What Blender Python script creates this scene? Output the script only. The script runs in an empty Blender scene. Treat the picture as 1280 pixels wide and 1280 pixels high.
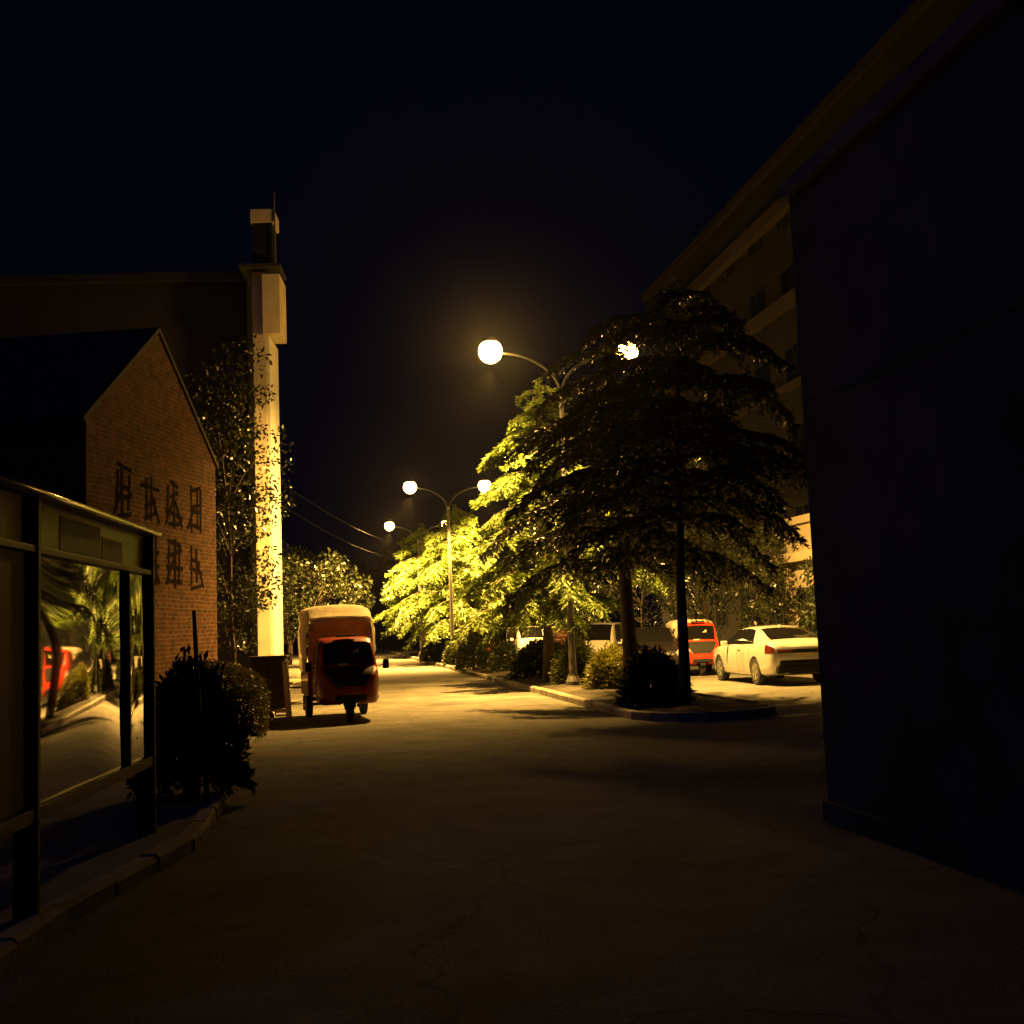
import bpy, math, random
import numpy as np
from mathutils import Vector, Matrix

random.seed(7)
rng = np.random.default_rng(7)
R = math.radians
GLOW_DENSITY = .0004  # density of the added volume that makes the lamps bloom
scene = bpy.context.scene
col = scene.collection
TAU = math.tau

# ------------------------------------------------------------------ tagging
def tag(o, label=None, cat=None, group=None, kind=None):
    if label: o['label'] = label
    if cat: o['category'] = cat
    if group: o['group'] = group
    if kind: o['kind'] = kind
    return o

def empty(name, loc, rz=0.0):
    o = bpy.data.objects.new(name, None)
    o.empty_display_size = 0.3
    col.objects.link(o)
    o.location = loc
    o.rotation_euler = (0, 0, rz)
    return o

def children(o):
    return [c for c in list(bpy.data.objects) if c.parent == o]

def copy_tree(o, parent=None):
    c = o.copy(); col.objects.link(c)
    c.parent = parent
    for ch in children(o):
        copy_tree(ch, c)
    return c

# ------------------------------------------------------------------ mesh building
class MB:
    def __init__(s):
        s.v = []; s.f = []; s.uv = None
    def add(s, vs, fs):
        n = len(s.v)
        s.v += [tuple(v) for v in vs]
        s.f += [tuple(i + n for i in f) for f in fs]
        return s
    def box(s, x0, x1, y0, y1, z0, z1, m=None):
        vs = [(x0,y0,z0),(x1,y0,z0),(x1,y1,z0),(x0,y1,z0),(x0,y0,z1),(x1,y0,z1),(x1,y1,z1),(x0,y1,z1)]
        if m is not None: vs = [m @ Vector(v) for v in vs]
        return s.add(vs, [(0,3,2,1),(4,5,6,7),(0,1,5,4),(1,2,6,5),(2,3,7,6),(3,0,4,7)])
    def tube(s, pts, rad, n=8, caps=True):
        pts = [Vector(p) for p in pts]
        if not hasattr(rad, '__len__'): rad = [rad]*len(pts)
        base = len(s.v)
        up = Vector((0,0,1))
        for i, p in enumerate(pts):
            a = pts[max(i-1,0)]; b = pts[min(i+1,len(pts)-1)]
            t = (b-a).normalized()
            ref = up if abs(t.z) < .95 else Vector((1,0,0))
            e1 = t.cross(ref).normalized(); e2 = t.cross(e1).normalized()
            for k in range(n):
                an = TAU*k/n
                s.v.append(tuple(p + (e1*math.cos(an)+e2*math.sin(an))*rad[i]))
        for i in range(len(pts)-1):
            for k in range(n):
                a = base+i*n+k; b = base+i*n+(k+1)%n
                s.f.append((a, a+n, b+n, b))
        if caps:
            s.f.append(tuple(base+k for k in range(n)))
            s.f.append(tuple(base+(len(pts)-1)*n+k for k in reversed(range(n))))
        return s
    def lathe(s, prof, n=24, axis='z', m=None):
        # prof: list of (r, h)
        base = len(s.v)
        for r, h in prof:
            for k in range(n):
                a = TAU*k/n
                if axis == 'z': p = Vector((r*math.cos(a), r*math.sin(a), h))
                else: p = Vector((h, r*math.cos(a), r*math.sin(a)))
                if m is not None: p = m @ p
                s.v.append(tuple(p))
        for i in range(len(prof)-1):
            for k in range(n):
                a = base+i*n+k; b = base+i*n+(k+1)%n
                s.f.append((a, b, b+n, a+n))
        s.f.append(tuple(base+k for k in reversed(range(n))))
        s.f.append(tuple(base+(len(prof)-1)*n+k for k in range(n)))
        return s
    def grid(s, P):   # P: rows of points
        base = len(s.v); nr = len(P); nc = len(P[0])
        for row in P:
            for p in row: s.v.append(tuple(p))
        for i in range(nr-1):
            for j in range(nc-1):
                a = base+i*nc+j
                s.f.append((a, a+1, a+nc+1, a+nc))
        return s
    def build(s, name, m, parent=None, smooth=False, bevel=0.0, solid=0.0):
        me = bpy.data.meshes.new(name)
        me.from_pydata(s.v, [], s.f)
        me.update()
        o = bpy.data.objects.new(name, me)
        col.objects.link(o)
        if m is not None: me.materials.append(m)
        if smooth:
            me.polygons.foreach_set('use_smooth', [True]*len(me.polygons))
        if parent is not None: o.parent = parent
        if solid:
            md = o.modifiers.new('solid', 'SOLIDIFY'); md.thickness = solid; md.offset = 0
        if bevel:
            md = o.modifiers.new('bevel', 'BEVEL'); md.width = bevel; md.segments = 2; md.limit_method = 'ANGLE'
        return o

def smooth_by_angle(o, ang=35):
    me = o.data
    me.polygons.foreach_set('use_smooth', [True]*len(me.polygons))
    try: me.set_sharp_from_angle(angle=R(ang))
    except Exception: pass

# ------------------------------------------------------------------ materials
def nt(name):
    m = bpy.data.materials.new(name); m.use_nodes = True
    t = m.node_tree
    for n in list(t.nodes): t.nodes.remove(n)
    out = t.nodes.new('ShaderNodeOutputMaterial')
    return m, t, out

def mat(name, c, rough=.6, metal=0.0, var=.25, scale=6.0, bump=0.0, bscale=None, coat=0.0, spec=.5, transl=0.0, c2=None, detail=6, dirt=0.0, grain=0.0, cracks=0.0):
    m, t, out = nt(name)
    L = t.links
    p = t.nodes.new('ShaderNodeBsdfPrincipled')
    tc = t.nodes.new('ShaderNodeTexCoord')
    nz = t.nodes.new('ShaderNodeTexNoise'); nz.inputs['Scale'].default_value = scale; nz.inputs['Detail'].default_value = detail
    nz.inputs['Roughness'].default_value = .65
    L.new(tc.outputs['Object'], nz.inputs['Vector'])
    cr = t.nodes.new('ShaderNodeValToRGB')
    a = [max(0, x*(1-var)) for x in c]; b = [min(1, x*(1+var)) for x in c]
    if c2 is not None: b = list(c2); a = list(c)
    cr.color_ramp.elements[0].color = (*a, 1); cr.color_ramp.elements[1].color = (*b, 1)
    cr.color_ramp.elements[0].position = .32; cr.color_ramp.elements[1].position = .68
    L.new(nz.outputs['Fac'], cr.inputs['Fac'])
    colout = cr.outputs['Color']
    if dirt:
        n2 = t.nodes.new('ShaderNodeTexNoise'); n2.inputs['Scale'].default_value = scale*.22; n2.inputs['Detail'].default_value = 8
        L.new(tc.outputs['Object'], n2.inputs['Vector'])
        r2 = t.nodes.new('ShaderNodeValToRGB')
        r2.color_ramp.elements[0].position = .42; r2.color_ramp.elements[1].position = .66
        L.new(n2.outputs['Fac'], r2.inputs['Fac'])
        mx = t.nodes.new('ShaderNodeMix'); mx.data_type = 'RGBA'; mx.blend_type = 'MULTIPLY'
        mx.inputs['B'].default_value = (1-dirt, 1-dirt, 1-dirt, 1)
        L.new(r2.outputs['Color'], mx.inputs['Factor']); L.new(colout, mx.inputs['A'])
        colout = mx.outputs['Result']
    if grain:      # aggregate grains
        n3 = t.nodes.new('ShaderNodeTexNoise'); n3.inputs['Scale'].default_value = 42; n3.inputs['Detail'].default_value = 3; n3.inputs['Roughness'].default_value = .8
        L.new(tc.outputs['Object'], n3.inputs['Vector'])
        mr = t.nodes.new('ShaderNodeMapRange'); mr.inputs['From Min'].default_value = .3; mr.inputs['From Max'].default_value = .7
        mr.inputs['To Min'].default_value = 1-grain; mr.inputs['To Max'].default_value = 1+grain
        L.new(n3.outputs['Fac'], mr.inputs['Value'])
        vm = t.nodes.new('ShaderNodeVectorMath'); vm.operation = 'SCALE'
        L.new(colout, vm.inputs[0]); L.new(mr.outputs[0], vm.inputs['Scale']); colout = vm.outputs[0]
    if cracks:     # wandering cracks and tar seams
        n4 = t.nodes.new('ShaderNodeTexNoise'); n4.inputs['Scale'].default_value = 1.1; n4.inputs['Detail'].default_value = 6
        L.new(tc.outputs['Object'], n4.inputs['Vector'])
        ms = t.nodes.new('ShaderNodeVectorMath'); ms.operation = 'SCALE'; ms.inputs['Scale'].default_value = 1.3
        L.new(n4.outputs['Color'], ms.inputs[0])
        ma = t.nodes.new('ShaderNodeVectorMath'); ma.operation = 'ADD'
        L.new(tc.outputs['Object'], ma.inputs[0]); L.new(ms.outputs[0], ma.inputs[1])
        vo = t.nodes.new('ShaderNodeTexVoronoi'); vo.feature = 'DISTANCE_TO_EDGE'; vo.inputs['Scale'].default_value = .33
        L.new(ma.outputs[0], vo.inputs['Vector'])
        m2 = t.nodes.new('ShaderNodeMapRange'); m2.inputs['From Min'].default_value = .004; m2.inputs['From Max'].default_value = .012
        m2.inputs['To Min'].default_value = 1-cracks; m2.inputs['To Max'].default_value = 1
        L.new(vo.outputs['Distance'], m2.inputs['Value'])
        v2 = t.nodes.new('ShaderNodeVectorMath'); v2.operation = 'SCALE'
        L.new(colout, v2.inputs[0]); L.new(m2.outputs[0], v2.inputs['Scale']); colout = v2.outputs[0]
    L.new(colout, p.inputs['Base Color'])
    p.inputs['Roughness'].default_value = rough; p.inputs['Metallic'].default_value = metal
    p.inputs['Specular IOR Level'].default_value = spec
    p.inputs['Coat Weight'].default_value = coat; p.inputs['Coat Roughness'].default_value = .08
    if bump:
        nb = t.nodes.new('ShaderNodeTexNoise'); nb.inputs['Scale'].default_value = bscale or scale*6; nb.inputs['Detail'].default_value = 5
        L.new(tc.outputs['Object'], nb.inputs['Vector'])
        bp = t.nodes.new('ShaderNodeBump'); bp.inputs['Strength'].default_value = bump; bp.inputs['Distance'].default_value = .02
        L.new(nb.outputs['Fac'], bp.inputs['Height']); L.new(bp.outputs['Normal'], p.inputs['Normal'])
    sh = p.outputs['BSDF']
    if transl:
        tr = t.nodes.new('ShaderNodeBsdfTranslucent'); L.new(colout, tr.inputs['Color'])
        mxs = t.nodes.new('ShaderNodeMixShader'); mxs.inputs[0].default_value = transl
        L.new(sh, mxs.inputs[1]); L.new(tr.outputs[0], mxs.inputs[2]); sh = mxs.outputs[0]
    L.new(sh, out.inputs['Surface'])
    return m

def leaf_mat(name, c1, c2, transl=.3, rough=.45, spec=.5):
    m, t, out = nt(name); L = t.links
    g = t.nodes.new('ShaderNodeNewGeometry')
    cr = t.nodes.new('ShaderNodeValToRGB')
    cr.color_ramp.elements[0].color = (*c1, 1); cr.color_ramp.elements[1].color = (*c2, 1)
    L.new(g.outputs['Random Per Island'], cr.inputs['Fac'])
    p = t.nodes.new('ShaderNodeBsdfPrincipled')
    p.inputs['Roughness'].default_value = rough; p.inputs['Specular IOR Level'].default_value = spec
    L.new(cr.outputs['Color'], p.inputs['Base Color'])
    tr = t.nodes.new('ShaderNodeBsdfTranslucent'); L.new(cr.outputs['Color'], tr.inputs['Color'])
    mx = t.nodes.new('ShaderNodeMixShader'); mx.inputs[0].default_value = transl
    L.new(p.outputs[0], mx.inputs[1]); L.new(tr.outputs[0], mx.inputs[2]); L.new(mx.outputs[0], out.inputs['Surface'])
    return m

def emit_mat(name, c, s):
    m, t, out = nt(name)
    e = t.nodes.new('ShaderNodeEmission'); e.inputs['Color'].default_value = (*c, 1); e.inputs['Strength'].default_value = s
    t.links.new(e.outputs[0], out.inputs['Surface'])
    return m

def pane_mat(name, ior=1.6, tint=(.75,.8,.78), rough=.02):
    m, t, out = nt(name); L = t.links
    fr = t.nodes.new('ShaderNodeFresnel'); fr.inputs['IOR'].default_value = ior
    tr = t.nodes.new('ShaderNodeBsdfTransparent'); tr.inputs['Color'].default_value = (*tint, 1)
    gl = t.nodes.new('ShaderNodeBsdfGlossy'); gl.inputs['Roughness'].default_value = rough
    mx = t.nodes.new('ShaderNodeMixShader')
    L.new(fr.outputs[0], mx.inputs[0]); L.new(tr.outputs[0], mx.inputs[1]); L.new(gl.outputs[0], mx.inputs[2])
    L.new(mx.outputs[0], out.inputs['Surface'])
    return m

def brick_mat(name, c1, c2, mortar, bw=.24, rh=.075, worn=.5):
    m, t, out = nt(name); L = t.links
    uv = t.nodes.new('ShaderNodeUVMap')
    br = t.nodes.new('ShaderNodeTexBrick')
    br.inputs['Scale'].default_value = 1.0; br.inputs['Brick Width'].default_value = bw; br.inputs['Row Height'].default_value = rh
    br.inputs['Mortar Size'].default_value = .011; br.inputs['Mortar Smooth'].default_value = .3; br.inputs['Bias'].default_value = -.1
    br.inputs['Color1'].default_value = (*c1, 1); br.inputs['Color2'].default_value = (*c2, 1); br.inputs['Mortar'].default_value = (*mortar, 1)
    # slightly wavy courses: old hand-laid brickwork
    nz = t.nodes.new('ShaderNodeTexNoise'); nz.inputs['Scale'].default_value = 1.3; nz.inputs['Detail'].default_value = 3
    L.new(uv.outputs[0], nz.inputs['Vector'])
    mv = t.nodes.new('ShaderNodeVectorMath'); mv.operation = 'SCALE'; mv.inputs['Scale'].default_value = .05
    L.new(nz.outputs['Color'], mv.inputs[0])
    ad = t.nodes.new('ShaderNodeVectorMath'); ad.operation = 'ADD'
    L.new(uv.outputs[0], ad.inputs[0]); L.new(mv.outputs[0], ad.inputs[1])
    L.new(ad.outputs[0], br.inputs['Vector'])
    n2 = t.nodes.new('ShaderNodeTexNoise'); n2.inputs['Scale'].default_value = 5; n2.inputs['Detail'].default_value = 8
    L.new(uv.outputs[0], n2.inputs['Vector'])
    mx = t.nodes.new('ShaderNodeMix'); mx.data_type = 'RGBA'; mx.blend_type = 'MULTIPLY'; mx.inputs['Factor'].default_value = worn
    rp = t.nodes.new('ShaderNodeValToRGB'); rp.color_ramp.elements[0].position = .35; rp.color_ramp.elements[1].position = .6
    L.new(n2.outputs['Fac'], rp.inputs['Fac'])
    L.new(br.outputs['Color'], mx.inputs['A']); L.new(rp.outputs['Color'], mx.inputs['B'])
    p = t.nodes.new('ShaderNodeBsdfPrincipled'); p.inputs['Roughness'].default_value = .85; p.inputs['Specular IOR Level'].default_value = .2
    L.new(mx.outputs['Result'], p.inputs['Base Color'])
    bp = t.nodes.new('ShaderNodeBump'); bp.inputs['Strength'].default_value = .9; bp.inputs['Distance'].default_value = .02; bp.invert = True
    L.new(br.outputs['Fac'], bp.inputs['Height']); L.new(bp.outputs['Normal'], p.inputs['Normal'])
    L.new(p.outputs[0], out.inputs['Surface'])
    return m

M = {}
M['asphalt'] = mat('asphalt', (.15,.14,.125), .85, var=.35, scale=1.6, bump=.55, bscale=60, dirt=.45, detail=14, grain=.6, cracks=.35, spec=.3)
M['asphalt_old'] = mat('asphalt_old', (.13,.125,.115), .88, grain=.5, cracks=.3, var=.25, scale=1.1, bump=.6, bscale=50, dirt=.3, spec=.3)
M['earth'] = mat('earth', (.035,.03,.024), .95, var=.4, scale=4, bump=.6)
M['paving'] = mat('paving', (.15,.135,.115), .85, grain=.4, cracks=.4, var=.3, scale=3, bump=.5, dirt=.4)
M['kerbstone'] = mat('kerbstone', (.30,.27,.22), .85, var=.25, scale=5, bump=.5, dirt=.35)
M['concrete'] = mat('concrete', (.34,.32,.28), .85, var=.18, scale=2.5, bump=.3, dirt=.3)
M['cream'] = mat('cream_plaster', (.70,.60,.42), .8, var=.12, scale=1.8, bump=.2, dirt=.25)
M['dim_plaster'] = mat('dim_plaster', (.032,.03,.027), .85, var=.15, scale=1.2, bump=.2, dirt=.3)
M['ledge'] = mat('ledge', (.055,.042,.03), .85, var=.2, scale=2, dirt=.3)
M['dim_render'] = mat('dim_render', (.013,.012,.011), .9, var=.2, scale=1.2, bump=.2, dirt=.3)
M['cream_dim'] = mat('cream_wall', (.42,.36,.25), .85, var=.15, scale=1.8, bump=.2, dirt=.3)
M['white_plaster'] = mat('white_plaster', (.82,.79,.72), .8, var=.08, scale=2, bump=.15, dirt=.15)
M['wall_grey'] = mat('wall_grey', (.16,.16,.165), .85, var=.45, scale=1.4, bump=.5, bscale=25, dirt=.6, grain=.3, cracks=.3)
M['roof_tile'] = mat('roof_tile', (.05,.045,.045), .8, var=.3, scale=5, bump=.4)
M['brick'] = brick_mat('brick', (.25,.078,.03), (.16,.05,.022), (.34,.26,.16))
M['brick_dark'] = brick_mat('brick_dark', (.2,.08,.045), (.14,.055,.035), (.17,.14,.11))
M['dark_paint'] = mat('dark_paint', (.022,.010,.007), .95, spec=.05, var=.4, scale=8)
M['rubble'] = mat('rubble', (.24,.16,.09), .9, var=.5, scale=7, bump=1.0, bscale=11, dirt=.4)
M['galv'] = mat('galvanised', (.16,.16,.155), .5, .3, var=.12, scale=8)
M['pole_paint'] = mat('pole_paint', (.075,.073,.068), .55, 0, var=.15, scale=6, dirt=.2)
M['arm_paint'] = mat('arm_paint', (.04,.04,.038), .6, 0, var=.1)
M['alu'] = mat('aluminium', (.6,.6,.6), .35, .8, var=.1, scale=10, bump=.05)
M['frame_dark'] = mat('frame_dark', (.03,.026,.026), .5, .2, var=.15, scale=10)
M['bright_tube'] = mat('bright_tube', (.85,.83,.78), .16, 1.0, var=.05, scale=9)
M['rim_white'] = mat('white_trim', (.75,.72,.66), .5, 0, var=.1, scale=9)
M['board_back'] = mat('board_back', (.055,.05,.045), .8, var=.25, scale=3)
M['paper_blue'] = mat('paper_blue', (.02,.045,.12), .6, var=.3, scale=6)
M['paper_dark'] = mat('paper_dark', (.08,.03,.03), .6, var=.4, scale=5)
M['paper_pale'] = mat('paper_pale', (.5,.46,.38), .7, var=.2, scale=9)
M['header'] = mat('header_sheet', (.14,.10,.06), .3, 0, var=.3, scale=2.5, coat=.5)
M['pane'] = pane_mat('showcase_glass', 1.5, rough=.03)
M['black_metal'] = mat('black_metal', (.02,.02,.022), .5, .2, var=.2, scale=10)
M['brown_metal'] = mat('brown_metal', (.022,.014,.012), .6, .1, var=.3, scale=5, dirt=.3)
M['navy_metal'] = mat('navy_metal', (.025,.03,.05), .55, .1, var=.25, scale=5)
M['bark'] = mat('bark', (.07,.05,.035), .95, var=.45, scale=9, bump=.9, bscale=24)
M['bark_pale'] = mat('bark_pale', (.2,.15,.10), .95, var=.4, scale=9, bump=.8, bscale=22)
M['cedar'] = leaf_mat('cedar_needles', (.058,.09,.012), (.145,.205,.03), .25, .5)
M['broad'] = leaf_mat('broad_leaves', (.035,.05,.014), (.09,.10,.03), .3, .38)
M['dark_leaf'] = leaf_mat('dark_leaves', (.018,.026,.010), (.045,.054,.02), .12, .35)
M['hedge'] = leaf_mat('hedge_leaves', (.05,.045,.018), (.13,.11,.04), .2, .5)
M['gold_leaf'] = leaf_mat('golden_leaves', (.10,.11,.02), (.20,.19,.035), .3, .45)
M['bulb'] = emit_mat('lamp_glow', (1.0,.53,.10), 300.0)
M['bulb_dim'] = emit_mat('lamp_glow_dim', (1.0,.53,.10), 60.0)  # same kind of globe, turned down to keep the foreground dark
M['tyre'] = mat('tyre_rubber', (.018,.018,.018), .85, var=.2, scale=20)
M['rim'] = mat('rim_metal', (.55,.55,.55), .3, .8, var=.1, scale=15)
M['glass_dark'] = mat('car_glass', (.006,.006,.007), .05, 0, var=.1, scale=3, spec=.35)
M['glass_cab'] = pane_mat('cab_glass', 1.55, (.5,.5,.48))
M['car_white'] = mat('car_white', (.58,.57,.54), .3, .0, var=.03, scale=3, coat=1.0)
M['car_silver'] = mat('car_silver', (.66,.66,.64), .25, .35, var=.03, scale=3, coat=1.0)
M['car_pale'] = mat('car_pale', (.58,.55,.46), .35, .2, var=.04, scale=3, coat=.8)
M['car_dark'] = mat('car_dark', (.012,.010,.012), .35, .0, var=.1, scale=3, coat=1.0)
M['auto_orange'] = mat('auto_orange', (.30,.03,.013), .38, 0, var=.12, scale=4, coat=.5, dirt=.2)
M['auto_red'] = mat('auto_red', (.62,.035,.018), .35, 0, var=.1, scale=4, coat=.6)
M['tail_red'] = mat('tail_red', (.10,.006,.006), .3, 0, var=.1, scale=8, coat=.8)
M['lamp_clear'] = mat('lamp_clear', (.55,.55,.52), .12, .3, var=.1, scale=12, coat=1.0)
M['plastic'] = mat('black_plastic', (.015,.015,.015), .75, 0, spec=.2, var=.2, scale=14)
M['tarp_pale'] = mat('tarp_pale', (.62,.55,.42), .75, 0, var=.2, scale=3, bump=.9, bscale=6, transl=.3, dirt=.3)
M['tarp_brown'] = mat('tarp_brown', (.30,.13,.075), .8, 0, var=.25, scale=3, bump=.5, bscale=8, transl=.4, dirt=.25)
M['plate'] = mat('number_plate', (.55,.5,.3), .5, 0, var=.1, scale=20)
M['red_sign'] = mat('red_sign', (.2,.03,.02), .6, 0, var=.15, scale=6)
M['wood'] = mat('weathered_wood', (.32,.25,.16), .8, 0, var=.35, scale=7, bump=.4)
M['cable'] = mat('cable_rubber', (.01,.01,.01), .6, 0, var=.1)
M['window_glass'] = mat('window_glass', (.015,.018,.022), .08, 0, var=.2, scale=1, spec=.6)
M['window_frame'] = mat('window_frame', (.02,.018,.016), .6, 0, var=.1)

# ------------------------------------------------------------------ plan of the street
UX, UY = -.163, .987            # the way the street runs
def kerb_x(y):  return 1.70 - .165*(y - 21.4)       # road-side kerb of the planted strip
LEFT = [(-2.2,-6.0),(-2.45,2.0),(-2.72,6.9),(-2.58,9.5),(-3.5,14.5),(-4.62,21.0),(-4.95,23.3),(-6.1,30.3),(-17.5,99.5),(-29.0,169.0)]
def left_x(y):
    for (x0,y0),(x1,y1) in zip(LEFT, LEFT[1:]):
        if y0 <= y <= y1: return x0+(x1-x0)*(y-y0)/(y1-y0)
    return LEFT[0][0] if y < LEFT[0][1] else LEFT[-1][0]

# ------------------------------------------------------------------ ground
g = MB(); g.add([(-420,-160,-.02),(420,-160,-.02),(420,620,-.02),(-420,620,-.02)], [(0,1,2,3)])
tag(g.build('ground', M['earth']), kind='structure')

rd = MB()
ys = [-12,-6,2,6.9,9.5,12,14.5,18,21,23.3,27,30.3,40,60,80,99.5,130,169]
rows = [[(left_x(y)-.05, y, 0), (left_x(y)*.5+(kerb_x(y)+.2)*.5, y, 0), (kerb_x(y)+.2, y, 0)] for y in ys]
rd.grid(rows)
tag(rd.build('road', M['asphalt']), kind='structure')
pk = MB()
rows = [[(kerb_x(y)+.2, y, -.004), (kerb_x(y)+6, y, -.004), (16+(0 if y<30 else -.16*(y-30)), y, -.004)] for y in ys[:-2]]
pk.grid(rows)
tag(pk.build('parking_lot', M['asphalt_old']), kind='structure')

# left pavement with a kerb
pv = MB()
ys2 = [-6,2,6.9,9.5,12,14.5,18,21,23.3,27,30.3,40,60,99.5]
rows = [[(left_x(y)-12, y, .10), (left_x(y)-.14, y, .10)] for y in ys2]
pv.grid(rows)
tag(pv.build('pavement', M['paving']), kind='structure')

def kerb_line(name, fx, y0, y1, width, h, length, jitter, m, side=-1):
    b = MB(); y = y0
    while y < y1:
        yb = y + length - .02
        xa, xb = fx(y), fx(yb)
        dz = random.uniform(-jitter, jitter); dx = random.uniform(-jitter, jitter)
        w = side*width
        vs = []
        for (x, yy) in ((xa,y),(xb,yb)):
            vs += [(x+dx, yy, -.03), (x+dx, yy, h-.03+dz), (x+dx+.03*side, yy, h+dz), (x+dx+w, yy, h+dz), (x+dx+w, yy, -.03)]
        fs = [(i, (i+1)%5, (i+1)%5+5, i+5) for i in range(5)] + [(4,3,2,1,0),(5,6,7,8,9)]
        b.add(vs, fs)
        y += length
    return tag(b.build(name, m), kind='structure')
kerb_line('kerb', left_x, -5, 95, .14, .125, .75, .012, M['kerbstone'], -1)

# planted strip: kerb ring and soil
kerb_line('kerb', kerb_x, 20.6, 120, .13, .14, .8, .012, M['kerbstone'], 1)
kerb_line('kerb', lambda y: kerb_x(y)+2.7, 20.6, 120, .13, .14, .8, .012, M['kerbstone'], -1)
b = MB()
for k in range(8):          # rounded nose
    a0 = math.pi + math.pi*k/8; a1 = math.pi + math.pi*(k+.94)/8
    cx = kerb_x(20.6)+1.35
    vs = []
    for a in (a0, a1):
        for rr, z in ((1.35,-.03),(1.35,.13),(1.22,.14),(1.22,-.03)):
            vs.append((cx+rr*math.cos(a), 20.58+.9*rr*math.sin(a), z))
    b.add(vs, [(0,1,5,4),(1,2,6,5),(2,3,7,6),(3,2,1,0),(4,5,6,7)])
tag(b.build('kerb', M['kerbstone']), kind='structure')
b = MB(); rows = []
yy = 19.45
for y in [19.5,19.9,20.6]+[22+1.5*i for i in range(66)]:
    w = 1.22 if y >= 20.6 else 1.22*math.sqrt(max(0,1-((20.6-y)/1.12)**2))
    cx = kerb_x(max(y,20.6))+1.35
    rows.append([(cx-w, y, .10), (cx-w*.4, y, .14+random.uniform(0,.05)), (cx+w*.4, y, .14+random.uniform(0,.05)), (cx+w, y, .10)])
b.grid(rows)
tag(b.build('planted_soil', M['earth'], smooth=True), kind='structure')

# ------------------------------------------------------------------ foliage
def unit(a):
    return a/np.maximum(np.linalg.norm(a, axis=-1, keepdims=True), 1e-9)

def leaf_object(name, c, d, ln, wd, m, parent):
    """diamond leaves: base points c, axis d, length ln, width wd"""
    n = len(c)
    s = unit(np.cross(d, rng.normal(size=(n,3))))
    ln = np.asarray(ln).reshape(-1,1); wd = np.asarray(wd).reshape(-1,1)
    mid = c + d*ln*.45
    nrm = np.cross(d, s)
    v = np.stack([c, mid + s*wd*.5 + nrm*wd*.12, c + d*ln, mid - s*wd*.5 + nrm*wd*.12], 1).reshape(-1,3)
    me = bpy.data.meshes.new(name)
    me.vertices.add(4*n); me.loops.add(4*n); me.polygons.add(n)
    me.vertices.foreach_set('co', v.astype(np.float32).ravel())
    me.loops.foreach_set('vertex_index', np.arange(4*n, dtype=np.int32))
    me.polygons.foreach_set('loop_start', np.arange(0, 4*n, 4, dtype=np.int32))
    me.materials.append(m)
    me.update(); me.validate()
    o = bpy.data.objects.new(name, me); col.objects.link(o); o.parent = parent
    return o

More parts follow.
